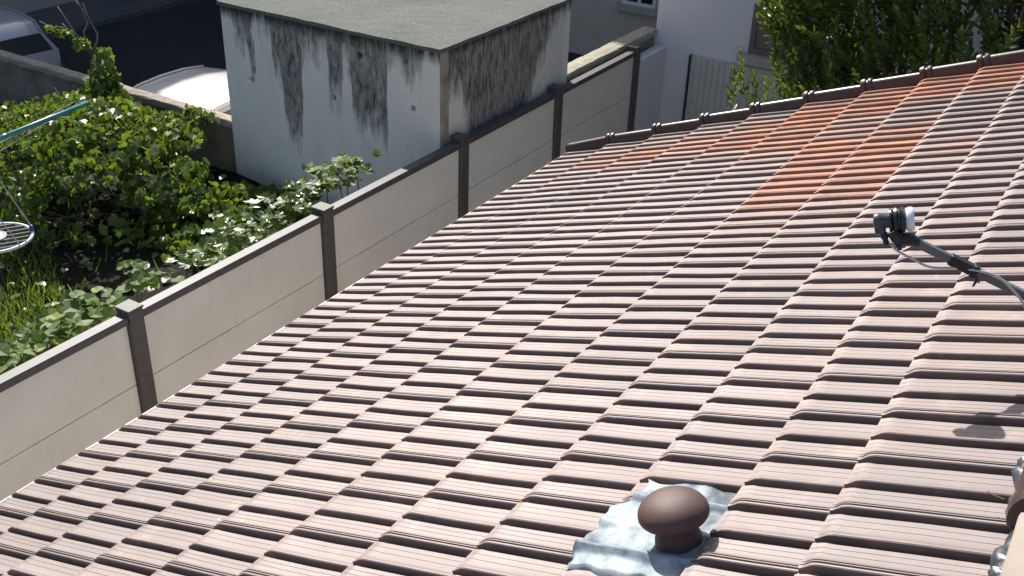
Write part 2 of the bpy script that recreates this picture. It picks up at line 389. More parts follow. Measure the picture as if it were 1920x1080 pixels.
# blobs of filler squeezed out along the second bay's joint
bm = bmesh.new()
zj = RTOP-0.057-0.46
for y, s in ((5.95, .6), (6.02, .7), (6.10, .9), (6.17, 1.2), (6.24, .8), (6.36, .7), (6.47, .6), (6.62, .5), (6.76, .7), (6.98, .6), (4.42, .8), (4.46, .6), (4.04, .4)):
    r = bmesh.ops.create_icosphere(bm, subdivisions=1, radius=1)
    for v in r['verts']: v.co = Vector((FX-0.010+v.co.x*0.006*s, y+v.co.y*0.028*s, zj+v.co.z*0.012*s))
kind(mesh_obj('joint_filler', bm, M['sealant'], fence, smooth=True), 'stuff')

# ================================================================== white concrete cabin
BX0, BX1, BY0, BY1, BT, BB_ = -7.70, -5.13, 7.21, 9.50, -2.66, -5.6
cabin = thing('concrete_cabin', 'square white concrete cabin with flat grey roof and black run-off stains, behind the fence', 'cabin', ((BX0+BX1)/2, (BY0+BY1)/2, BB_))
def holed(name, mat, a, holes, axis):
    """thick wall slab with round recesses cut by a boolean"""
    bm = bmesh.new(); box(bm, *a); o = mesh_obj(name, bm, mat, cabin)
    bm = bmesh.new()
    for h in holes: lathe(bm, h, (0, -1, 0) if axis == 'y' else (1, 0, 0), [(-0.25, 0.026), (0.04, 0.031)], n=10)
    bmesh.ops.recalc_face_normals(bm, faces=bm.faces)
    cut = mesh_obj('cutter', bm, mat)
    bpy.context.view_layer.update()
    md = o.modifiers.new('b', 'BOOLEAN'); md.object = cut; md.operation = 'DIFFERENCE'; md.solver = 'EXACT'
    dg = bpy.context.evaluated_depsgraph_get(); me = bpy.data.meshes.new_from_object(o.evaluated_get(dg))
    o.modifiers.clear(); o.data = me; bpy.data.objects.remove(cut, do_unlink=True)
    return o
holed('front_wall', M['front'], (BX0, BX1-0.004, BY0, BY0+0.12, BB_, BT), [(-7.36, BY0, -3.33), (-6.33, BY0, -3.30), (-5.42, BY0, -3.21), (-5.50, BY0, -2.80), (-6.0, BY0, -2.84)], 'y')
boxo('back_wall', M['front'], cabin, BX0, BX1-0.004, BY1-0.12, BY1, BB_, BT)
boxo('left_wall', M['front'], cabin, BX0, BX0+0.12, BY0+0.122, BY1-0.122, BB_, BT)
holed('side_wall', M['side'], (BX1-0.12, BX1, BY0+0.135, BY1-0.122, BB_, BT), [(BX1, 8.02, -3.36), (BX1, 8.95, -3.20)], 'x')
boxo('corner_strip', M['cornerpost'], cabin, BX1-0.12, BX1+0.008, BY0+0.006, BY0+0.12, BB_, BT-0.006)
bm = bmesh.new(); P = []
n = 24
for i in range(n+1):
    row = []
    for j in range(n+1):
        x = BX0-0.015+(BX1-BX0+0.035)*i/n; y = BY0-0.02+(BY1-BY0+0.04)*j/n
        e = (rnd.uniform(-.006, .006) if i in (0, n) or j in (0, n) else 0)
        row.append(Vector((x+e, y+e, BT+0.035+0.003*math.sin(x*5)*math.cos(y*4)+rnd.uniform(-.003, .003))))
    P.append(row)
V = grid(bm, P)
edge = [e for e in bm.edges if e.is_boundary]
r = bmesh.ops.extrude_edge_only(bm, edges=edge)
for v in [g for g in r['geom'] if isinstance(g, bmesh.types.BMVert)]: v.co.z = BT+0.001
mesh_obj('roof_slab', bm, M['gritroof'], cabin)

# low garden wall beside the cabin, with its coping
gw = thing('garden_wall', 'low brown rendered wall with sunlit coping between the vine and the parked cars', 'wall', (-10.6, 7.28, STREET))
boxo('wall_body', M['roughwall'], gw, -16.7, BX0-0.003, 7.225, 7.335, STREET, -3.905)
bm = bmesh.new(); P = []
for i in range(91):
    x = -16.7+i*(16.7+BX0-0.003)/90
    row = [Vector((x, y+rnd.uniform(-.006, .006), z+rnd.uniform(-.005, .005))) for y, z in ((7.203, -3.904), (7.203, -3.852), (7.215, -3.840), (7.28, -3.832), (7.33, -3.836), (7.352, -3.850), (7.352, -3.904))]
    P.append(row)
grid(bm, P); mesh_obj('coping', bm, M['coping'], gw)
# wall beyond the cabin with gravelled coping
bw = thing('boundary_wall', 'short wall with gravelly coping running from the cabin to the white house', 'wall', (-5.25, 10.6, STREET))
boxo('wall_body', M['roughwall'], bw, -5.30, -5.16, BY1+0.003, 11.69, STREET, -3.50)
boxo('rendered_return', M['whitewall'], bw, -5.13, -4.99, 10.96, 11.697, STREET, -3.62)
bm = bmesh.new(); P = []
for i in range(31):
    y = BY1+0.003+i*(11.69-BY1-0.003)/30
    P.append([Vector((x+rnd.uniform(-.005, .005), y, z+rnd.uniform(-.004, .004))) for x, z in ((-5.32, -3.499), (-5.32, -3.435), (-5.31, -3.425), (-5.22, -3.42), (-5.14, -3.43), (-5.13, -3.445), (-5.13, -3.499))])
grid(bm, P); mesh_obj('coping', bm, M['copinggrit'], bw)

# ================================================================== buildings around
def window(parent, cx, y, z0, z1, w, face='-y', shutter=False):
    FM = M['brownshutter'] if shutter else M['frame']
    """frame with two panes and a sill, set into a facade that faces -Y or +X"""
    def b(name, mat, a0, a1, d0, d1, za, zb, par):
        if face == '-y': return boxo(name, mat, par, a0, a1, y-d1, y-d0, za, zb)
        return boxo(name, mat, par, y+d0, y+d1, a0, a1, za, zb)
    bm = bmesh.new(); t = 0.06
    for a0, a1, za, zb in ((cx-w/2, cx-w/2+t, z0, z1), (cx+w/2-t, cx+w/2, z0, z1), (cx-w/2+t+.001, cx+w/2-t-.001, z0, z0+t), (cx-w/2+t+.001, cx+w/2-t-.001, z1-t, z1), (cx-0.03, cx+0.03, z0+t+.001, z1-t-.001)):
        if face == '-y': box(bm, a0, a1, y-0.03, y+0.002, za, zb)
        else: box(bm, y-0.002, y+0.03, a0, a1, za, zb)
    fr = mesh_obj('window', bm, FM, parent)
    def sub(name, mat, a0, a1, d0, d1, za, zb):
        o = b(name, mat, a0, a1, d0, d1, za, zb, None); o.parent = fr; o.location = -(Vector(parent.location)+Vector(fr.location)); return o
    sub('pane', M['brownshutter'] if shutter else M['glass'], cx-w/2+t+.002, cx-0.031, 0.001, 0.012, z0+t+.002, z1-t-.002)
    sub('pane', M['brownshutter'] if shutter else M['glass'], cx+0.031, cx+w/2-t-.002, 0.001, 0.012, z0+t+.002, z1-t-.002)
    sub('sill', M['sill'], cx-w/2-0.10, cx+w/2+0.10, 0.001, 0.12, z0-0.10, z0-0.004)
    return fr

hb = thing('beige_building', 'beige building with a small white window, far behind the concrete cabin', 'building', (-9, 20, STREET))
boxo('wall', M['beige'], hb, -16.5, -2.0, 16.68, 24, STREET, 3.90)
boxo('roof', M['verge'], hb, -16.8, -1.7, 16.4, 24.3, 3.905, 4.06)
for cx in (-14.2, -11.6, -7.69, -4.2):
    for z in ((-4.66, -3.2), (-1.8, -0.4), (1.2, 2.6)):
        window(hb, cx, 16.678, z[0]+0.10, z[1], 0.62 if cx == -7.69 else 1.0)
hl = thing('grey_building', 'plain grey building across the dark street at the far left', 'building', (-24, 12, STREET))
boxo('wall', M['greywall'], hl, -30, -18.21, -12, 40, STREET, 4.4)
boxo('roof', M['verge'], hl, -30.3, -17.9, -12.3, 40.3, 4.405, 4.55)
for cy in range(-10, 38, 4):
    for z in (-3.5, -0.3, 2.4): window(hl, cy+0.5, -18.208, z, z+1.4, 1.1, face='+x')

hw = thing('white_house', 'white rendered house in blue shade with a ribbed garage door, behind the tree', 'house', (0, 13, YARD))
boxo('wall', M['whitewall'], hw, -5.15, 9, 11.70, 17.5 if False else 16.4, STREET, 0.4)
boxo('roof', M['verge'], hw, -5.35, 9.2, 11.45, 16.39, 0.405, 0.6)
gd = boxo('garage_door', M['metaldoor'], hw, -4.64, -2.3, 11.655, 11.695, YARD, -3.655)
bm = bmesh.new()
for k in range(30): box(bm, -4.60+k*0.076, -4.588+k*0.076, 11.640, 11.654, YARD, -3.66)
rb = mesh_obj('rib', bm, M['metaldoor']); rb.parent = gd; rb.location = -Vector(hw.location)-Vector(gd.location)
es = boxo('edge_strip', M['darkseal'], None, -4.665, -4.645, 11.63, 11.695, YARD, -3.65); es.parent = gd; es.location = -Vector(hw.location)-Vector(gd.location)
window(hw, -3.55, 11.698, -3.50, -2.93, 0.84, shutter=True)
window(hw, -0.5, 11.698, -3.0, -1.7, 1.1)

# ================================================================== the tiled outbuilding
ob = thing('tiled_outbuilding', 'low outbuilding whose large roof of pinkish brown interlocking tiles fills the foreground', 'building', tuple(rp(-0.2, 1.8, 0)-Vector((0, 0, 3.3))))
def onto(o): return o
US = [-2.232+0.0, -1.872, -1.487, -1.112, -0.742, -0.372, 0.0, 0.358, 0.682, 0.980, 1.232, 1.60]
US = [u-0.022 for u in US]
TW = 0.22; J0, J1 = -5, 21                       # tile rows; far verge at v = 21*TW
STEP = 0.036
def hprof():
    """(v, height, roll share) across one tile: joint roll with grooves, pan, plain roll, pan"""
    p = [(0.0022, -0.030), (0.0012, 0.000), (0.0004, 0.0125), (0.0028, 0.0150), (0.0075, 0.0152), (0.0088, 0.0085), (0.0125, 0.0085), (0.0138, 0.0155), (0.0170, 0.0152),
         (0.0183, 0.0085), (0.0225, 0.0080), (0.0238, 0.0130), (0.0275, 0.0112), (0.0288, 0.0045), (0.0320, 0.0045), (0.0330, 0.0060), (0.0400, 0.0012), (0.048, 0.0), (0.0610, 0.0), (0.0618, -0.0011), (0.0627, 0.0), (0.0800, 0.0), (0.0808, -0.0011), (0.0817, 0.0),
         (0.0968, 0.0), (0.0978, -0.024), (0.1125, -0.025), (0.1112, 0.000), (0.1104, 0.0125), (0.1132, 0.0150), (0.1185, 0.0150), (0.1225, 0.0130), (0.1237, 0.0070), (0.1260, 0.0068), (0.1270, 0.0085), (0.137, 0.0022), (0.147, 0.0), (0.1660, 0.0), (0.1668, -0.0011), (0.1677, 0.0), (0.1880, 0.0), (0.1888, -0.0011), (0.1897, 0.0), (0.2068, 0.0), (0.2078, -0.026), (0.2235, -0.026)]
    return p
def ss(a, b, x): t = min(1, max(0, (x-a)/(b-a))); return t*t*(3-2*t)
def tile_mesh(name, L, tilt, var):
    bm = bmesh.new(); prof = hprof(); us = [-0.001, 0.0, 0.006, 0.016, 0.030, 0.046, L*0.5, L]
    P = []
    for k, u in enumerate(us):
        row = []
        m = 0.25+0.75*ss(0.004, 0.045, u)
        droop = -0.0085*(1-ss(0.0, 0.032, u))
        for v, h in prof:
            if k == 0: w = -0.034
            else: w = h*m+droop-tilt*u+0.006*(1-m)
            row.append(UD*u+VD*v+ND*(w+var*0.0012*math.sin(u*14+v*9+var*3)))
        P.append(row)
    grid(bm, P)
    bmesh.ops.recalc_face_normals(bm, faces=bm.faces)
    me = bpy.data.meshes.new(name); bm.to_mesh(me); bm.free(); me.materials.append(M['tile'])
    o = bpy.data.objects.new('tmp', me); smooth_by_angle(o, 30); bpy.data.objects.remove(o)
    return me
def wear_at(c, v):
    """bare orange clay patches, read off the roof tile by tile"""
    w = 0.0
    def blob(cc, vv, rc, rv, a): return a*math.exp(-((c-cc)/rc)**2-((v-vv)/rv)**2)
    w += blob(7, 3.0, 0.9, 0.50, 0.85)+blob(6.2, 2.95, 0.9, 0.55, 0.75)+blob(7.0, 4.45, 1.4, 0.40, 0.70)+blob(8.3, 4.4, 1.3, 0.35, 0.6)+blob(5.2, 4.25, 1.4, 0.30, 0.6)+blob(5.0, 3.75, 1.2, 0.35, 0.5)+blob(1.6, 4.1, 1.5, 0.32, 0.6)+blob(3.6, 3.95, 1.2, 0.3, 0.3)
    w += blob(9.5, 3.9, 0.6, 0.5, 0.25)+blob(7, 1.0, 0.6, 0.25, 0.12)+blob(10, .75, .7, .5, .12)+blob(6.2, -.2, .5, .3, .1)+blob(8.4, -0.2, 0.7, 0.5, 0.1)
    return w
tile_src = {}
for c in range(11):
    g = US[c+1]-US[c]
    for q in range(3): tile_src[(c, q)] = tile_mesh('tile', g+0.045, STEP/g*min(1, g/0.36), q-1)
for c in range(11):
    for j in range(J0, J1):
        v = j*TW
        if c == 10 and v < -0.2 and False: continue
        if c == 8 and j == -1: pass
        o = bpy.data.objects.new('tile', tile_src[(c, rnd.randrange(3))]); link(o, ob)
        jit = rnd.uniform(-0.0025, 0.0025)
        o.location = rp(US[c]+jit, v+rnd.uniform(-.0006, .0006), 0.0+rnd.uniform(-.0012, .0012))-Vector(ob.location)
        o.rotation_euler = (rnd.uniform(-.002, .002), rnd.uniform(-.003, .003), rnd.uniform(-.003, .003))
        w = wear_at(c, v+0.11)
        o['wear'] = max(0.0, min(1.0, w*rnd.uniform(0.75, 1.15)+rnd.uniform(-0.05, 0.06)))
V0, V1 = J0*TW, J1*TW
# deck under the tiles, gables, eave trim
bm = bmesh.new()
c0 = [rp(US[0]+0.015, V0+.01, -0.10), rp(1.75, V0+.01, -0.10), rp(1.75, V1-0.02, -0.10), rp(US[0]+0.015, V1-0.02, -0.10)]
c1 = [p+ND*0.045 for p in c0]
vb = [bm.verts.new(p) for p in c0]; vt = [bm.verts.new(p) for p in c1]
bm.faces.new(vb[::-1]); bm.faces.new(vt)
for k in range(4): bm.faces.new((vb[k], vb[(k+1) % 4], vt[(k+1) % 4], vt[k]))
mesh_obj('roof_deck', bm, M['deck'], ob)
bm = bmesh.new(); a, b = rp(US[0]-0.013, V0, -0.028), rp(US[0]-0.013, V1, -0.028)
box(bm, a.x-0.016, a.x+0.006, a.y, b.y, a.z-0.12, a.z+0.016)
mesh_obj('eave_trim', bm, M['trim'], ob)
e = rp(US[0]+0.3, 0, -0.11)
bm = bmesh.new()
box(bm, e.x, 2.6, 2.1+V0+0.12, 2.1+V0+0.32, YARD, e.z-0.02); mesh_obj('gable_wall', bm, M['render'], ob)
bm = bmesh.new(); P0 = [(e.x+.0, YARD), (2.4, YARD), (2.4, rp(0, 0, 0).z+0), ]
boxo('wall', M['render'], ob, e.x, e.x+0.2, 2.1+V0+0.322, O0.y+V1-0.122, YARD, e.z-0.01)
ga = [Vector((e.x, O0.y+V1-0.12, YARD)), Vector((2.2, O0.y+V1-0.12, YARD)), Vector((2.2, O0.y+V1-0.12, e.z+0.43*(1.5-e.x)-0.08)), Vector((1.6, O0.y+V1-0.12, e.z+0.435*(1.6-e.x)-0.03)), Vector((e.x, O0.y+V1-0.12, e.z-0.03))]
f0 = [bm.verts.new(p) for p in ga]; f1 = [bm.verts.new(p+Vector((0, 0.1, 0))) for p in ga]
bm.faces.new(f0); bm.faces.new(f1[::-1])
for k in range(5): bm.faces.new((f0[k], f1[k], f1[(k+1) % 5], f0[(k+1) % 5]))
mesh_obj('gable_wall', bm, M['render'], ob)

# verge tiles: half-round covers with a double collar, one to each course
VR = 0.032
def verge_mesh(L, end=False):
    bm = bmesh.new(); st = []
    #  (u, radius scale, drop)
    prof = [(-0.012, 0.80), (-0.014, 1.30), (0.004, 1.46), (0.014, 1.40), (0.020, 1.08), (0.028, 1.08), (0.034, 1.42), (0.050, 1.38), (0.060, 1.0), (L+0.01, 0.93)]
    if end: prof = [(-0.010, 0.05), (-0.012, 0.55), (-0.006, 0.86), (0.008, 1.0), (0.03, 1.05), (0.06, 1.0), (L+0.01, 0.93)]
    N = 10
    for u, s in prof:
        r = VR*s; row = [UD*u+VD*(-r)+ND*(-0.050*(1 if s > .3 else 0))]
        for k in range(N+1):
            a = math.pi*(1-k/N); row.append(UD*u+VD*(math.cos(a)*r)+ND*(math.sin(a)*r))
        row.append(UD*u+VD*r+ND*(-0.15*(1 if s > .3 else 0))); st.append(row)
    grid(bm, st); bmesh.ops.recalc_face_normals(bm, faces=bm.faces)
    me = bpy.data.meshes.new('verge_tile'); bm.to_mesh(me); bm.free(); me.materials.append(M['verge'])
    o = bpy.data.objects.new('tmp', me); smooth_by_angle(o, 40); bpy.data.objects.remove(o)
    return me
for c in range(11):
    o = bpy.data.objects.new('verge_tile', verge_mesh(US[c+1]-US[c], c == 0)); link(o, ob)
    o.location = rp(US[c]+(0.0 if c else -0.01), V1+0.012, 0.022)-Vector(ob.location)
    o.rotation_euler = (0, math.radians(2.5 if c else 0)*1.0, rnd.uniform(-.004, .004))

# ridge covers and their lead at the top of the slope
RU = 1.665
RU0 = 1.632
rid = thing('ridge_cover', 'row of brown rounded ridge covers at the right edge, end piece above the beige parapet', 'ridge covers', tuple(rp(RU, 0, 0)))
for k in range(9):
    bm = bmesh.new(); N = 12; st = []; r0 = 0.075; L = 0.40; vv = -0.035+k*L
    prof = [(-0.004, 0.35), (-0.012, 0.75), (-0.004, 1.0), (0.012, 1.06), (0.028, 1.06), (0.034, 0.97), (0.07, 0.97), (0.076, 1.0), (L+0.015, 0.95)]
    if k: prof = [(-0.01, 0.98), (-0.01, 1.08), (0.03, 1.08), (0.034, 1.0), (L+0.015, 0.95)]
    for v, s in prof:
        st.append([rp(RU, vv+v, 0.005)+UD*(-math.cos(math.pi*q/N)*r0*s)+ND*(math.sin(math.pi*q/N)*r0*s*0.95) for q in range(N+1)])
    grid(bm, st); bmesh.ops.recalc_face_normals(bm, faces=bm.faces)
    o = mesh_obj('ridge_tile', bm, M['verge'], rid); smooth_by_angle(o, 40)
# wrinkled lead strip under the ridge covers
def tile_w(u, v):
    """height of the tile surface at roof coordinates"""
    c = max(i for i in range(11) if US[i] <= max(u, US[0])); g = US[c+1]-US[c]
    vv = v % TW; pr = hprof(); h = 0
    for (a, ha), (b, hb_) in zip(pr[1:], pr[2:]):
        if a <= vv <= b: h = ha+(hb_-ha)*(vv-a)/max(1e-6, b-a); break
    return h-STEP/g*(u-US[c])
bm = bmesh.new(); P = []
NV = 150
for i in range(NV+1):
    v = -0.75+i*1.6/NV; row = []
    edge = 1.588-0.018*math.sin(v*11)-0.008*math.sin(v*37+1)+(-0.02 if v < -0.05 else 0)
    for k in range(9):
        t = k/8; u = edge+t*(RU+0.01-edge)
        w = max(tile_w(min(u, 1.57), v), 0.0)*0.8+0.006+0.012*math.sin(v*95+math.sin(v*31)*2+k*.6)*(0.4+0.6*(1-t))+0.003*math.sin(v*150+k*.5)
        if k == 0: w -= 0.012
        row.append(rp(u, v, w))
    P.append(row)
grid(bm, P); mesh_obj('lead_strip', bm, M['lead2'], rid, smooth=True)
# beige rendered parapet that the end cover meets
par = thing('parapet', 'beige rendered parapet top in the bottom right corner, next to the crumpled lead', 'parapet', tuple(rp(1.8, -0.5, -0.3)))
bm = bmesh.new()
pts = [(1.634, 0.072), (1.640, 0.080), (2.2, 0.080), (2.2, -0.4), (1.634, -0.4)]
fa = [bm.verts.new(rp(u, -0.105, w)) for u, w in pts]; fb = [bm.verts.new(rp(u, -2.0, w)) for u, w in pts]
bm.faces.new(fa); bm.faces.new(fb[::-1])
for k in range(5): bm.faces.new((fa[k], fb[k], fb[(k+1) % 5], fa[(k+1) % 5]))
bmesh.ops.recalc_face_normals(bm, faces=bm.faces)
mesh_obj('parapet_body', bm, M['parapet'], par)

tw = thing('twig', 'tiny dark twig lying on the tiles beside the end of the ridge covers', 'twig', tuple(rp(1.565, 0.045, 0.02)))
bm = bmesh.new(); tube(bm, [rp(1.535, 0.072, 0.012), rp(1.555, 0.045, 0.020), rp(1.578, 0.028, 0.022)], [0.0016, 0.0022, 0.0014], 5); mesh_obj('stick', bm, M['bark'], tw)

# ================================================================== mushroom vent with lead apron
vc = rp(0.885, -0.128, 0)
vent = thing('roof_vent', 'brown mushroom-shaped clay vent on a crumpled pale lead apron set into the tiles', 'roof vent', tuple(vc))
VA = (ND*0.985+VD*0.02+UD*0.10).normalized()
bm = bmesh.new()
lathe(bm, vc+ND*0.0, VA, [(-0.03, 0.060), (0.0, 0.055), (0.010, 0.050), (0.022, 0.043), (0.034, 0.040), (0.040, 0.042), (0.046, 0.046)], n=36)
smooth_by_angle(mesh_obj('stem', bm, M['vent'], vent), 50)
bm = bmesh.new(); prof = [(0.034, 0.036), (0.036, 0.050)]
for k in range(15):
    a = -0.62*math.pi/2+k/14*(math.pi/2*1.62); prof.append((0.062+math.sin(a)*(0.050 if a > 0 else 0.030), max(0.0015, 0.0845*max(0.0, math.cos(a))**(0.92 if a > 0 else 0.8))))
lathe(bm, vc, VA, prof, n=48); smooth_by_angle(mesh_obj('cap', bm, M['vent'], vent), 60)
bm = bmesh.new(); P = []
NU, NV = 46, 52
for i in range(NU+1):
    row = []
    for k in range(NV+1):
        a, b = i/NU, k/NV
        u = 0.652+a*(0.985-0.652); v = -0.285+b*(0.10+0.285)
        if i < 6: u += (0.006*math.sin(v*40)+0.005*math.sin(v*93+1))*(1-i/6)
        if k < 6: v += (0.005*math.sin(u*38)+0.004*math.sin(u*90))*(1-k/6)
        if k > NV-6: v += (0.012*math.sin(u*30+2))*((k-NV+6)/6)
        if k > NV*0.62 and a < 0.30: u += 0.045*(1-a/0.3)*ss(NV*.62, NV*.72, k)      # corner folded back
        base = -0.034*(u-0.66)/0.30
        roll = 0.019*(math.exp(-((v-0.008)/0.012)**2)+math.exp(-((v+0.102)/0.015)**2)*0.35+math.exp(-((v+0.212)/0.013)**2))
        w = base+0.0135+roll+0.0030*math.sin(u*31+2.5*math.sin(v*19))*math.sin(v*27+2)+0.0015*math.sin(u*83+v*50)+rnd.uniform(-.0005, .0005)
        if i == 0 or k == 0 or k == NV: w -= 0.012
        if i == NU: w -= 0.03
        row.append(rp(u, v, w))
    P.append(row)
grid(bm, P); mesh_obj('lead_apron', bm, M['lead'], vent, smooth=True)

# ================================================================== satellite arm, feed and dish
LC = Vector((-0.431, 2.636, -1.140))
A = Vector((0.933, 0.251, 0.243)).normalized(); DN = Vector((0.28, -0.398, -0.873))
sat = thing('satellite_dish', 'satellite dish arm with black feed head and white cap, over the tiles at right', 'satellite dish', tuple(LC))
def L(a, r=0.0, d=0.0): return LC+A*a+RR*r+DN*d
bm = bmesh.new(); lathe(bm, L(0.020), A, [(-0.010, 0.024), (-0.008, 0.028), (-0.002, 0.0315), (0.005, 0.0315), (0.009, 0.0295), (0.0115, 0.026)], n=32)
smooth_by_angle(mesh_obj('feed_cap', bm, M['lnbwhite'], sat), 35)
bm = bmesh.new(); lathe(bm, L(-0.018), A, [(-0.012, 0.024), (-0.011, 0.030), (-0.006, 0.031), (-0.003, 0.027), (0.001, 0.033), (0.007, 0.0345), (0.010, 0.030), (0.014, 0.030), (0.018, 0.0345), (0.024, 0.034), (0.028, 0.028)], n=28)
smooth_by_angle(mesh_obj('clamp_ring', bm, M['lnbblack'], sat), 30)
bm = bmesh.new(); lathe(bm, L(-0.062), A, [(-0.006, 0.013), (-0.004, 0.019), (0.002, 0.0215), (0.012, 0.0215), (0.016, 0.019), (0.034, 0.019)], n=24)
tube(bm, [L(-0.052, 0, 0.012), L(-0.050, 0, 0.034)], [0.015, 0.013], 12)
smooth_by_angle(mesh_obj('feed_body', bm, M['lnbgrey'], sat), 35)
bm = bmesh.new(); tube(bm, [L(-0.044, 0, 0.030), L(-0.040, 0, 0.044), L(-0.039, 0, 0.046), L(-0.036, 0, 0.060), L(-0.034, 0, 0.064)], [0.009, 0.0095, 0.0075, 0.0075, 0.004], 10)
smooth_by_angle(mesh_obj('cable_plug', bm, M['lnbblack'], sat), 35)
armd = Vector((0.886, 0.302, -0.356)).normalized(); a0 = Vector((-0.392, 2.633, -1.187))
bm = bmesh.new(); tube(bm, [L(-0.020, 0, 0.030), L(-0.006, 0, 0.052), a0-armd*0.006, a0+armd*0.015], [0.017, 0.019, 0.018, 0.0135], 10)
tube(bm, [L(-0.006, 0, 0.058), L(-0.004, 0, 0.074)], [0.004, 0.004], 6); tube(bm, [L(-0.004, 0, 0.072), L(-0.004, 0, 0.078)], [0.007, 0.006], 6)
smooth_by_angle(mesh_obj('arm_clamp', bm, M['lnbblack'], sat), 30)
x_, y_, d_ = frame(armd)
x_ = (Vector((0, 0, 1))-armd*armd.z).normalized(); y_ = armd.cross(x_)
def barbox(bm, p, q, hw, hh, bev=0.0015):
    vs_ = []
    for pt in (p, q):
        for sx, sy in ((-1, -1), (1, -1), (1, 1), (-1, 1)): vs_.append(bm.verts.new(pt+y_*sx*hw+x_*sy*hh))
    fs = [bm.faces.new([vs_[i] for i in q_]) for q_ in ((3, 2, 1, 0), (4, 5, 6, 7), (0, 1, 5, 4), (1, 2, 6, 5), (2, 3, 7, 6), (3, 0, 4, 7))]
    if bev: bmesh.ops.bevel(bm, geom=list({e for v in vs_ for e in v.link_edges}), offset=bev, segments=1, affect='EDGES')
bm = bmesh.new(); barbox(bm, a0, a0+armd*0.62, 0.0095, 0.0105); mesh_obj('arm', bm, M['arm'], sat)
bm = bmesh.new(); barbox(bm, a0+armd*0.105, a0+armd*0.165, 0.0125, 0.0135)
barbox(bm, a0+armd*0.168, a0+armd*0.182, 0.0150, 0.0165)
q = a0+armd*0.178
tube(bm, [q, q+DN*0.024+RR*0.004, q+DN*0.040-RR*0.006], [0.006, 0.0045, 0.0025], 6); tube(bm, [q+DN*0.024+RR*0.004, q+DN*0.030+RR*0.012], [0.004, 0.002], 5)
mesh_obj('cable_tie', bm, M['lnbblack'], sat)
def bez(pts, n=8):
    out = []
    P_ = [pts[0]]+pts+[pts[-1]]
    for i in range(1, len(P_)-2):
        for k in range(n):
            t = k/n; a, b, c, d = P_[i-1], P_[i], P_[i+1], P_[i+2]
            out.append(0.5*((2*b)+(-a+c)*t+(2*a-5*b+4*c-d)*t*t+(-a+3*b-3*c+d)*t**3))
    out.append(pts[-1]); return out
def sc(px, py, t=0.0): return LC+RR*((px-1690)/1995.7*2.722)+DN*((py-412)/1995.7*2.722)-BB*t
bm = bmesh.new()
tube(bm, bez([sc(1671, 459), sc(1682, 470), sc(1712, 486), sc(1745, 501), sc(1800, 503), sc(1842, 511, -.02), sc(1868, 522, -.02), sc(1890, 542, -.02), sc(1912, 570, -.02), sc(1930, 610), sc(1945, 700)]), 0.0034, 8)
mesh_obj('feed_cable', bm, M['cable'], sat, smooth=True)
# dish (outside the frame to the right) on its mast
end = a0+armd*0.60
dc = end+RR*0.03-DN*0.26; dn = (LC-dc).normalized()
bm = bmesh.new(); x2, y2, _ = frame(dn); st = []
for k in range(9):
    r = 0.32*k/8; st.append([dc+dn*(r*r*0.55)+(x2*math.cos(2*math.pi*q/36)+y2*math.sin(2*math.pi*q/36))*max(r, .002) for q in range(37)])
grid(bm, st); dsh = mesh_obj('reflector', bm, M['dish'], sat, smooth=True)
sm = dsh.modifiers.new('thickness', 'SOLIDIFY'); sm.thickness = 0.004
bm = bmesh.new(); tube(bm, [dc-dn*0.02, dc-dn*0.10, dc-dn*0.12-Vector((0, 0, 0.3)), dc-dn*0.12-Vector((0, 0, 0.9))], 0.02, 10)
tube(bm, [end, dc-dn*0.09], 0.012, 8)
mesh_obj('mast', bm, M['arm'], sat)

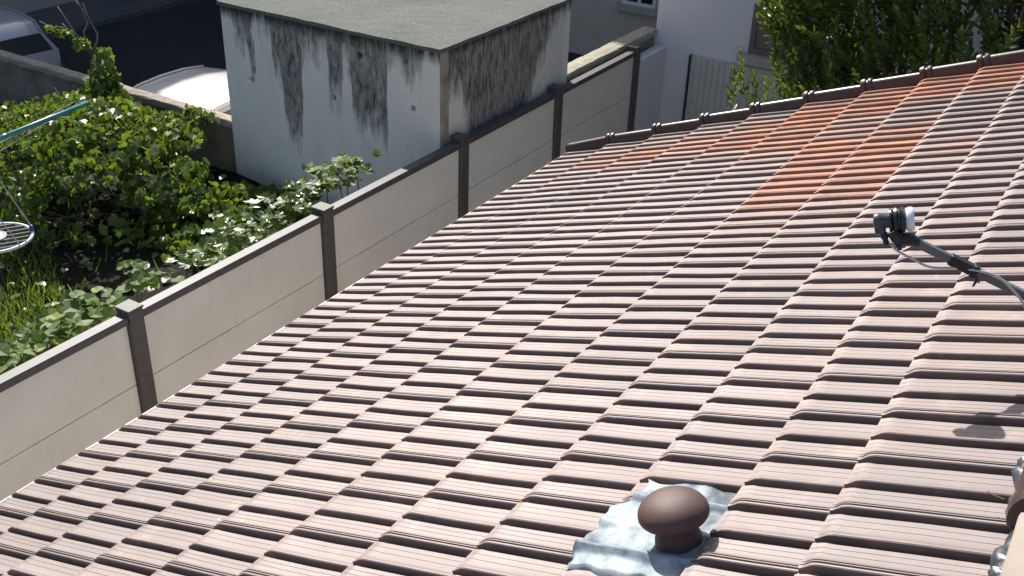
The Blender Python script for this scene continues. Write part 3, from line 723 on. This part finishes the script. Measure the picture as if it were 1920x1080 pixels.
# ================================================================== cars
def car(name, label, xc, y_rear, paint, ln=4.0, group=None):
    """hatchback standing along Y, its tail at y_rear; stations are measured from the tail"""
    t = thing(name, label, 'car', (xc, y_rear+ln/2, STREET), group)
    ST = [(0.00, .62, .62, .64), (0.05, .74, .84, .90), (0.12, .80, .92, 1.02), (0.22, .84, .95, 1.26), (0.36, .855, .955, 1.395), (0.60, .86, .955, 1.455), (0.95, .865, .95, 1.480), (1.3, .865, .94, 1.475), (1.62, .865, .93, 1.435),
          (1.9, .865, .92, 1.34), (2.2, .86, .91, 1.20), (2.55, .855, .90, 1.03), (2.8, .85, .885, .93), (3.2, .83, .83, .86), (3.6, .78, .76, .79), (3.9, .68, .68, .70), (4.0, .5, .56, .58)]
    rows = []
    for s, w, zb, zr in ST:
        cab = zr-zb > 0.12
        k = 0.76 if cab else 0.93
        half = [(w*0.90, .20), (w*0.985, .32), (w, .55), (w*0.985, zb-0.04), (w*0.965, zb), (w*(k+.045), zr-0.065 if cab else zr-0.03), (w*k, zr-0.026), (w*k*0.93, zr-0.008), (w*k*0.6, zr+0.004), (w*k*0.25, zr+0.014), (0, zr+0.016)]
        rows.append([Vector((xc+y, y_rear+s, STREET+z)) for y, z in half]+[Vector((xc-y, y_rear+s, STREET+z)) for y, z in half[-2::-1]])
    n = len(rows[0]); glass_s, glass_f, glass_r, body = [], [], [], []
    for i in range(len(rows)-1):
        for j in range(n-1):
            f = (rows[i][j], rows[i+1][j], rows[i+1][j+1], rows[i][j+1]); jj = min(j, n-2-j)
            if jj == 4 and 3 <= i <= 9 and i != 6: glass_s.append((f, j))
            elif jj >= 6 and 9 <= i <= 11: glass_f.append(f)
            elif jj >= 7 and i == 2: glass_r.append(f)
            else: body.append(f)
    def build(nm, faces, mat):
        bm = bmesh.new()
        for f in faces: bm.faces.new([bm.verts.new(p) for p in f])
        bmesh.ops.remove_doubles(bm, verts=bm.verts, dist=1e-4); bmesh.ops.recalc_face_normals(bm, faces=bm.faces)
        o = mesh_obj(nm, bm, mat, t); smooth_by_angle(o, 38); return o
    build('body', body, paint)
    build('side_window', [f for f, j in glass_s if j < n/2], M['glass']); build('side_window', [f for f, j in glass_s if j > n/2], M['glass'])
    build('windscreen', glass_f, M['glass']); build('rear_window', glass_r, M['glass'])
    for sg in (-1, 1):
        bm = bmesh.new(); tube(bm, [Vector((xc+sg*w*0.745, y_rear+s, STREET+zr+0.000)) for s, w, zb, zr in ST[3:9]], 0.013, 6); mesh_obj('roof_rail', bm, paint, t, smooth=True)
    for s in (0.68, 3.2):
        for sg in (-1, 1):
            o_ = (xc+sg*0.70, y_rear+s, STREET+0.31)
            bm = bmesh.new(); lathe(bm, o_, (sg, 0, 0), [(0, .20), (0, .29), (0.03, .31), (0.16, .31), (0.18, .29), (0.18, .20)], n=28)
            wh = mesh_obj('wheel', bm, M['rubber'], t)
            bm = bmesh.new(); lathe(bm, o_, (sg, 0, 0), [(0.02, .199), (0.175, .199), (0.165, .05), (0.185, .04)], n=20)
            rm = mesh_obj('rim', bm, M['alloy']); rm.parent = wh; rm.location = -Vector(t.location)-Vector(wh.location)
    for sg in (-1, 1):
        boxo('tail_light', M['lamp'], t, xc+sg*0.66-0.07, xc+sg*0.66+0.07, y_rear+0.03, y_rear+0.10, STREET+0.62, STREET+0.76, bev=0.01)
        boxo('headlight', M['frame'], t, xc+sg*0.60-0.1, xc+sg*0.60+0.1, y_rear+3.72, y_rear+3.90, STREET+0.55, STREET+0.68, bev=0.02)
    return t
car('parked_car', 'silver car in deep shade behind the low wall at the left edge, side window showing', -15.15, 6.50, M['carpaint2'], group='cars parked behind the garden wall').rotation_euler = (0, 0, math.radians(91))
car('parked_car', 'white car with half its roof in sun, parked behind the low wall by the cabin', -9.42, 7.42, M['carpaint'], group='cars parked behind the garden wall')

# ================================================================== clothes pole, hoop and cords
PX = -6.5
cp = thing('clothes_pole', 'turquoise metal clothes pole reaching into the vine from the left edge', 'pole', (PX, 4.0, -2.73))
bm = bmesh.new(); p0, p1 = Vector((PX, 3.30, -2.78)), Vector((PX, 4.72, -2.69))
tube(bm, [p0, p0.lerp(p1, .74), p1], [0.0165, 0.0165, 0.015], 12); mesh_obj('tube', bm, M['turq'], cp, smooth=True)
bm = bmesh.new(); q = p0.lerp(p1, 0.76); tube(bm, [q, q+(p1-p0).normalized()*0.02], 0.0190, 12); mesh_obj('collar', bm, M['turq'], cp); bm = bmesh.new(); q = p0.lerp(p1, 0.50); tube(bm, [q, q+(p1-p0).normalized()*0.02], 0.0190, 12); mesh_obj('collar', bm, M['turq'], cp)
bm = bmesh.new(); tube(bm, [Vector((PX, 3.2, -2.78)), Vector((PX+.02, 3.19, -3.6)), Vector((PX, 3.2, GARDEN))], 0.018, 10); mesh_obj('upright', bm, M['turq'], cp, smooth=True)
hc = Vector((-6.5, 3.80, -3.42))
hp = thing('hanging_hoop', 'white hoop strung with dark cords and a pale disc, hanging at the left edge', 'hoop', tuple(hc))
hr = 0.235
bm = bmesh.new(); tube(bm, [hc+Vector((math.cos(a)*hr, math.sin(a)*hr, 0)) for a in [2*math.pi*k/40 for k in range(41)]], 0.0115, 8, cap=False); mesh_obj('rim', bm, M['hoop'], hp, smooth=True)
for k in range(-3, 4):
    a = k*0.062; l_ = math.sqrt(hr*hr-a*a)
    dirv = Vector((0.5, 0.86, 0)); per = Vector((-0.86, 0.5, 0))
    bm = bmesh.new(); tube(bm, [hc+per*a-dirv*l_, hc+per*a+dirv*l_], 0.009, 6); mesh_obj('cord', bm, M['hoopcord'], hp)
bm = bmesh.new(); lathe(bm, hc+Vector((-0.02, -0.01, 0.004)), (0, 0, 1), [(0, 0.085), (0.010, 0.09), (0.014, 0.080), (0.010, 0.070), (0.010, 0.01)], n=28); smooth_by_angle(mesh_obj('disc', bm, M['disc'], hp), 40)
ra = math.radians(62); rpnt = hc+Vector((math.cos(ra)*hr, math.sin(ra)*hr, 0))
bm = bmesh.new(); box(bm, rpnt.x-0.016, rpnt.x+0.016, rpnt.y-0.014, rpnt.y+0.014, rpnt.z-0.012, rpnt.z+0.05, bev=0.008); mesh_obj('clip', bm, M['blue'], hp)
bm = bmesh.new(); tube(bm, [rpnt+Vector((0, 0, .04)), Vector((PX, 3.72, -2.52)), Vector((PX, 3.68, -2.35))], 0.0042, 6); mesh_obj('hanger_cord', bm, M['wire'], hp)
bm = bmesh.new(); tube(bm, [hc+Vector((hr, 0.02, 0)), Vector((PX+.12, 3.6, -2.8)), Vector((PX, 3.5, -2.55))], 0.0042, 6); mesh_obj('hanger_cord', bm, M['wire'], hp)
st_ = thing('garden_stake', 'thin grey stake standing in the grass below the white hoop', 'stake', (-6.55, 3.75, GARDEN))
bm = bmesh.new(); tube(bm, [Vector((-6.62, 3.88, GARDEN)), Vector((-6.5, 3.72, -3.5)), Vector((-6.42, 3.60, -2.95))], 0.006, 6); mesh_obj('rod', bm, M['twig'], st_)
cl = thing('clothes_line', 'pale clothes line stretched below the turquoise pole into the vine', 'line', (-6.7, 4, -2.85))
for z, y in ((-2.83, 0.0), (-2.86, 0.12)):
    bm = bmesh.new(); tube(bm, [Vector((-6.5, 3.2+y, z-0.02)), Vector((-6.62, 3.9+y, z-.02)), Vector((-6.9, 4.9, z+0.02))], 0.0035, 5); mesh_obj('wire', bm, M['wire'], cl)

# ================================================================== plants
def leaf_shape(kind_):
    if kind_ == 'vine':      # five-lobed blade
        out = [(0, 0), (0.28, -0.10), (0.50, 0.18), (0.36, 0.34), (0.46, 0.62), (0.20, 0.66), (0, 1.0), (-0.20, 0.66), (-0.46, 0.62), (-0.36, 0.34), (-0.50, 0.18), (-0.28, -0.10)]
        V_ = [(0, 0.30, -0.06)]+[(x, y, 0.10*abs(x)+0.10*y*y*-1+0.03*((i*37) % 5-2)/2) for i, (x, y) in enumerate(out)]
        n_ = len(out); return np.array(V_), np.array([(0, 1+i, 1+(i+1) % n_) for i in range(n_)])
    if kind_ == 'broad':
        out = [(0, 0.06), (0.30, -0.08), (0.52, 0.15), (0.50, 0.50), (0.28, 0.82), (0, 1.0), (-0.28, 0.82), (-0.50, 0.50), (-0.52, 0.15), (-0.30, -0.08)]
        V_ = [(0, 0.35, -0.08)]+[(x, y, 0.05*math.sin(i*2.1)+0.06*abs(x)) for i, (x, y) in enumerate(out)]
        n_ = len(out); return np.array(V_), np.array([(0, 1+i, 1+(i+1) % n_) for i in range(n_)])
    V_ = np.array([(0, 0, 0), (0.19, 0.3, 0.05), (0.18, 0.65, 0.05), (0, 1, -0.04), (-0.18, 0.65, 0.05), (-0.19, 0.3, 0.05), (0, 0.5, 0)])
    return V_, np.array([(6, 0, 1), (6, 1, 2), (6, 2, 3), (6, 3, 4), (6, 4, 5), (6, 5, 0)])
def leaves_np(P, Yd, Zd, S, shape):
    """P base points, Yd pointing direction, Zd face normal, S size -> V, F"""
    V0_, F0 = shape; Yd = Yd/np.linalg.norm(Yd, axis=1, keepdims=True)
    X = np.cross(Yd, Zd); X /= np.linalg.norm(X, axis=1, keepdims=True)+1e-9; Z = np.cross(X, Yd)
    V = P[:, None]+S[:, None, None]*(V0_[None, :, 0:1]*X[:, None]+V0_[None, :, 1:2]*Yd[:, None]+V0_[None, :, 2:3]*Z[:, None])
    F = F0[None]+(np.arange(len(P))*len(V0_))[:, None, None]
    return V.reshape(-1, 3), F.reshape(-1, 3)
def leaf_parts(parent, P, Yd, Zd, S, shape, mat, name='leaf'):
    me = bpy.data.meshes.new(name); me.from_pydata([tuple(v) for v in shape[0]], [], [tuple(int(q) for q in f) for f in shape[1]]); me.materials.append(mat)
    for p, y, z, s in zip(P, Yd, Zd, S):
        y = Vector(y).normalized(); x = y.cross(Vector(z)).normalized(); z = x.cross(y)
        o = bpy.data.objects.new(name, me); link(o, parent)
        m = Matrix((x, y, z)).transposed().to_4x4(); m.translation = Vector(p)-Vector(parent.location)
        o.matrix_local = m @ Matrix.Scale(float(s), 4)
SV, SB, SL = leaf_shape('vine'), leaf_shape('broad'), leaf_shape('lance')
def rdir(n): d = nr.normal(size=(n, 3)); return d/np.linalg.norm(d, axis=1, keepdims=True)

# --- the big climbing vine on the garden wall
vine = thing('climbing_vine', 'large bright green vine tumbling over the low wall, bare twigs sticking up at its top', 'vine', (-9.0, 6.6, GARDEN))
blobs = []   # centre, radii, count
def B(x, y, z, rx, ry, rz, n, s=0.085): blobs.append(((x, y, z), (rx, ry, rz), n, s))
B(-9.25, 6.05, -3.80, 0.42, 0.38, 0.16, 190, .06); B(-8.85, 6.35, -3.72, 0.50, 0.42, 0.17, 330, .07); B(-8.35, 6.25, -3.68, 0.45, 0.42, 0.18, 330, .078); B(-8.35, 5.75, -3.62, 0.45, 0.40, 0.17, 300, .075)
B(-7.95, 6.55, -3.85, 0.34, 0.34, 0.16, 170, .085); B(-8.85, 5.75, -3.70, 0.40, 0.34, 0.16, 220, .065); B(-7.85, 5.95, -3.78, 0.36, 0.36, 0.17, 190, .085)
B(-8.25, 5.25, -3.68, 0.42, 0.34, 0.20, 230, .07); B(-8.05, 4.95, -3.95, 0.22, 0.24, 0.26, 110, .07); B(-7.75, 5.45, -3.78, 0.25, 0.3, 0.15, 80, .085)
B(-7.45, 6.30, -4.02, 0.22, 0.26, 0.13, 70, .085); B(-7.10, 6.12, -4.10, 0.22, 0.20, 0.12, 50, .085); B(-7.45, 5.80, -4.00, 0.20, 0.2, 0.13, 34, .09)
B(-8.2, 5.7, -4.32, 0.9, 0.9, 0.12, 130, .095); B(-6.9, 6.3, -4.32, 0.7, 0.8, 0.12, 420, .10); B(-9.2, 5.2, -4.3, 0.9, 0.9, 0.12, 120, .08)
B(-8.98, 6.76, -3.48, 0.15, 0.12, 0.28, 110, .08); B(-9.25, 6.76, -3.20, 0.13, 0.06, 0.06, 26, .06); B(-9.55, 6.76, -3.14, 0.22, 0.05, 0.045, 30, .055)
B(-8.95, 6.75, -3.62, 0.22, 0.15, 0.10, 60, .075); B(-8.05, 7.12, -3.80, 0.22, 0.08, 0.07, 56, .075); B(-8.35, 7.0, -3.92, 0.2, 0.12, 0.12, 40, .075)
Ps, Ys, Zs, Ss = [], [], [], []
for c, r, n_, s in blobs:
    n_ = int(n_*1.7); d = rdir(n_); rad = nr.uniform(0.55, 1.05, (n_, 1))**0.6
    lump = 1+0.16*np.sin(d[:, :1]*7+c[0]*3)*np.sin(d[:, 1:2]*6+c[1])
    P_ = np.array(c)+d*np.array(r)*rad*lump
    Ps.append(P_); Ys.append(rdir(n_)*0.8+np.array([0.15, -0.25, -0.75])); Zs.append(d*0.6+np.array([-0.15, -0.1, 0.6])+rdir(n_)*0.75); Ss.append(nr.uniform(0.5, 1.35, n_)*s*0.95)
P_ = np.concatenate(Ps); Y_ = np.concatenate(Ys); Z_ = np.concatenate(Zs); S_ = np.concatenate(Ss)
keep = (P_[:, 2] > GARDEN+0.02) & ~((P_[:, 1] > 7.18) & (P_[:, 2] < -3.74)); P_, Y_, Z_, S_ = P_[keep], Y_[keep], Z_[keep], S_[keep]
order = np.argsort(np.linalg.norm(P_, axis=1)-S_*9); big = order[:280]; rest = order[280:]
leaf_parts(vine, P_[big], Y_[big], Z_[big], S_[big], SV, M['vine'])
V, F = leaves_np(P_[rest], Y_[rest], Z_[rest], S_[rest], SV); kind(np_obj('foliage', V, F, M['vine'], vine), 'stuff')
bm = bmesh.new()
tube(bm, [(-8.85, 6.65, GARDEN-.05), (-8.8, 6.7, -4.0), (-8.95, 6.76, -3.6), (-9.08, 6.76, -3.35), (-9.2, 6.75, -3.22)], [0.05, 0.042, 0.035, 0.026, 0.015], 8)
mesh_obj('trunk', bm, M['bark'], vine, smooth=True); bm = bmesh.new(); tube(bm, [(-8.6, 5.0, GARDEN-.05), (-8.5, 5.1, -4.1), (-8.45, 5.3, -3.8), (-8.5, 5.8, -3.7)], [0.035, 0.03, 0.025, 0.015], 7)
mesh_obj('trunk', bm, M['bark'], vine, smooth=True)
for pts, r in (([(-9.2, 6.75, -3.22), (-9.32, 6.74, -3.10), (-9.44, 6.75, -2.98), (-9.53, 6.75, -2.88)], .010), ([(-9.15, 6.75, -3.26), (-9.17, 6.74, -3.08), (-9.10, 6.75, -2.98), (-9.17, 6.76, -2.84), (-9.25, 6.76, -2.74)], .010),
               ([(-9.12, 6.76, -3.30), (-8.98, 6.74, -3.14), (-8.96, 6.74, -3.06), (-9.08, 6.75, -2.90), (-9.12, 6.75, -2.78)], .012), ([(-9.3, 6.75, -3.15), (-9.42, 6.72, -3.06), (-9.47, 6.73, -3.04)], .007), ([(-9.2, 6.76, -3.20), (-9.5, 6.76, -3.15), (-9.80, 6.76, -3.11), (-9.88, 6.76, -3.09)], .007),
               ([(-9.17, 6.76, -2.84), (-9.3, 6.8, -2.80), (-9.35, 6.8, -2.76)], .005), ([(-9.06, 6.75, -2.93), (-9.18, 6.78, -2.86), (-9.26, 6.78, -2.80)], .005)):
    bm = bmesh.new(); tube(bm, [Vector(p) for p in pts], [r*(1-0.6*i/len(pts)) for i in range(len(pts))], 6); mesh_obj('twig', bm, M['twig'], vine, smooth=True)
bm = bmesh.new()
for k in range(46):
    x = rnd.uniform(-9.3, -7.4); y = rnd.uniform(5.2, 6.7); p = [Vector((x, y, rnd.uniform(-4.3, -3.9)))]
    for q_ in range(4): p.append(p[-1]+Vector((rnd.uniform(-.25, .2), rnd.uniform(-.25, .15), rnd.uniform(-.05, .16))))
    tube(bm, p, [.007, .006, .005, .004, .003], 4)
kind(mesh_obj('stem', bm, M['bark'], vine), 'stuff')

# --- broad-leaved plants along the garden side of the fence
def fence_plant(label, spots, mat, shape, size, seed, vert=0.0):
    r_ = np.random.default_rng(seed); P_, Y_, Z_, S_ = [], [], [], []
    cx = sum(s[0] for s in spots)/len(spots); cy = sum(s[1] for s in spots)/len(spots)
    t = thing('garden_plant', label, 'plant', (cx, cy, GARDEN), 'broad-leaved plants along the fence')
    bm = bmesh.new()
    for x, y, z, sp, n_ in spots:
        for _ in range(n_):
            p = np.array([x, y, z])+r_.normal(size=3)*np.array([sp, sp, sp*0.45]); p[0] = min(p[0], -5.20)
            P_.append(p); a = r_.uniform(0, 6.28); Y_.append([math.cos(a), math.sin(a), r_.uniform(-0.5, 0.2)]); Z_.append([r_.normal()*.35+0.1, r_.normal()*.35-0.15, 1]); S_.append(size*r_.uniform(0.6, 1.3))
        b0 = Vector((x+rnd.uniform(-.1, .1)-0.05, y+rnd.uniform(-.1, .1), GARDEN-0.02)); b1 = Vector((min(x, -5.22), y, z))
        tube(bm, [b0, b0.lerp(b1, .5)+Vector((rnd.uniform(-.05, .05), rnd.uniform(-.05, .05), 0)), b1], [.008, .007, .004], 5)
    leaf_parts(t, P_, Y_, Z_, S_, shape, mat); kind(mesh_obj('stem', bm, M['bark'], t), 'stuff'); return t
fence_plant('broad pale green leaves crowding the near end of the fence, left of the first post', [(-5.38, 2.75+0.17*k, -3.62+0.012*k+0.02*math.sin(k*2), 0.10, 20) for k in range(7)]+[(-5.85, 2.9+0.2*k, -3.9, 0.14, 14) for k in range(5)], M['broad'], SB, 0.095, 3)
fence_plant('small upright sprig of leaves just beyond the first fence post', [(-5.36, 4.05, -3.42, 0.05, 12), (-5.42, 4.12, -3.56, 0.07, 12)], M['broad'], SB, 0.08, 4)
fence_plant('sunlit yellow-green leaves spilling over the rail around the second post', [(-5.36, 4.66+0.155*k, -3.56+0.012*k+0.02*math.sin(k*2.7), 0.10, 18) for k in range(8)]+[(-5.9, 4.9+0.2*k, -3.95, 0.16, 14) for k in range(5)], M['vine'], SV, 0.095, 5)
fence_plant('tall leafy stems at the foot of the white cabin, over the third stretch of rail', [(-5.38, 5.85+0.13*k, -3.42+0.012*k-0.005*k*k, 0.09, 20) for k in range(5)], M['broad'], SV, 0.09, 6)

# --- laurel tree behind the roof verge
tree = thing('laurel_tree', 'dense glossy dark green laurel rising behind the far roof edge', 'tree', (-1.2, 9.1, YARD))
shoots = []
r_ = np.random.default_rng(11)
cent = np.array([-0.35, 9.2, -2.35]); rad = np.array([2.50, 1.25, 2.30])
for k in range(4600):
    d = r_.normal(size=3); d /= np.linalg.norm(d)
    rr = r_.uniform(0.55, 1.0)**0.45
    lump = 1+0.10*math.sin(d[0]*6+2)*math.sin(d[2]*7+1)+0.06*math.sin(d[1]*11)
    p = cent+d*rad*rr*lump
    if p[2] < -4.6: continue
    up = np.array([d[0]*0.55, d[1]*0.55, 1.0])+r_.normal(size=3)*0.22
    shoots.append((p, up/np.linalg.norm(up), r_.uniform(0.22, 0.5)))
for x, y, z, l in ((-2.90, 8.6, -2.95, .42), (-2.97, 8.6, -2.98, .28), (-2.75, 8.55, -3.05, .34), (-2.62, 8.6, -2.80, .5), (-2.72, 8.7, -2.55, .45), (-2.60, 8.7, -2.35, .55), (-2.5, 8.75, -2.1, .5), (-2.66, 8.6, -3.1, .3), (-3.0, 8.62, -3.12, .2), (-2.8, 8.6, -3.2, .3)):
    shoots.append((np.array([x, y, z]), np.array([-0.25, 0, 1.0])/1.03, l))
P_, Y_, Z_, S_ = [], [], [], []
bm = bmesh.new()
for p, up, l in shoots:
    n_ = int(l*60); a0_ = r_.uniform(0, 6.28); x, y, _ = frame(up)
    for k in range(n_):
        t = k/n_; a = a0_+k*2.4; o_ = np.array(x)*math.cos(a)+np.array(y)*math.sin(a)
        P_.append(p+up*l*t+o_*0.004); Y_.append(o_*(0.85-0.45*t)+up*(0.55+0.6*t)+r_.normal(size=3)*0.18); Z_.append(up*1.0-o_*0.5+r_.normal(size=3)*0.25); S_.append(r_.uniform(0.07, 0.11)*(1-0.3*t))
    tube(bm, [Vector(p), Vector(p+up*l)], [0.004, 0.002], 3, cap=False)
P_, Y_, Z_, S_ = map(np.array, (P_, Y_, Z_, S_))
V, F = leaves_np(P_, Y_, Z_, S_, SL); crown = kind(np_obj('crown', V, F, M['laurel'], tree), 'stuff')
kind(mesh_obj('shoot', bm, M['bark'], tree), 'stuff')
bm = bmesh.new()
tube(bm, [(-1.0, 9.2, YARD-.05), (-0.95, 9.2, -4.3), (-0.85, 9.2, -3.2), (-0.8, 9.2, -1.6)], [0.09, 0.075, 0.055, 0.02], 10); mesh_obj('trunk', bm, M['bark'], tree, smooth=True)
for k in range(16):
    d = r_.normal(size=3); d[2] = abs(d[2])*0.6+0.3; d /= np.linalg.norm(d); b = Vector((-0.9, 9.2, r_.uniform(-4.2, -2.4))); e_ = Vector(cent+d*rad*0.75*np.array([1, 1, .7]))
    bm = bmesh.new(); tube(bm, [b, b.lerp(e_, .5)+Vector((0, 0, -.12)), e_], [0.035, 0.022, 0.009], 6); mesh_obj('branch', bm, M['bark'], tree, smooth=True)

# --- grass and weeds
n_ = 26000
gx = nr.uniform(-9.8, -5.3, n_); gy = nr.uniform(2.6, 6.9, n_)
m_ = (np.sin(gx*3.1+1)*np.sin(gy*2.7)+nr.normal(size=n_)*0.5 > -0.15) & ((gy-4.9 < (gx+6.9)*-0.55-0.40) & (gy < 5.3) | (nr.uniform(size=n_) < 0.03)); gx, gy = gx[m_], gy[m_]
ex, ey = nr.uniform(-16.6, -9.6, 22000), nr.uniform(-3.8, 7.1, 22000); k_ = (np.sin(ex*1.7)*np.sin(ey*1.9)+nr.normal(size=22000)*0.6 > -0.2); gx, gy = np.concatenate([gx, ex[k_]]), np.concatenate([gy, ey[k_]]); n_ = len(gx)
P_ = np.stack([gx, gy, np.full(n_, GARDEN-0.01)], 1); Y_ = np.stack([nr.normal(size=n_)*.35, nr.normal(size=n_)*.35, np.ones(n_)], 1)
V, F = leaves_np(P_, Y_, rdir(n_)*np.array([1, 1, .1]), nr.uniform(0.07, 0.20, n_), (np.array([(-0.04, 0, 0), (0.04, 0, 0), (0.03, 0.6, 0.05), (0, 1, 0.25), (-0.03, 0.6, 0.05)]), np.array([(0, 1, 2), (0, 2, 4), (4, 2, 3)])))
g_ = kind(np_obj('grass', V, F, M['grass']), 'stuff'); tag(g_, 'bright green grass growing in the garden between the vine and the fence', 'grass')
n_ = 420; gx = nr.uniform(-9.5, -5.3, n_); gy = nr.uniform(3.0, 7.15, n_)
P_ = np.stack([gx, gy, GARDEN+nr.uniform(0.01, 0.16, n_)], 1); V, F = leaves_np(P_, rdir(n_)*np.array([1, 1, .3]), rdir(n_)*.35+np.array([0, 0, 1]), nr.uniform(0.04, 0.09, n_), SB)
g_ = kind(np_obj('weeds', V, F, M['vine']), 'stuff'); tag(g_, 'low leafy weeds covering the dark soil of the garden', 'weeds')
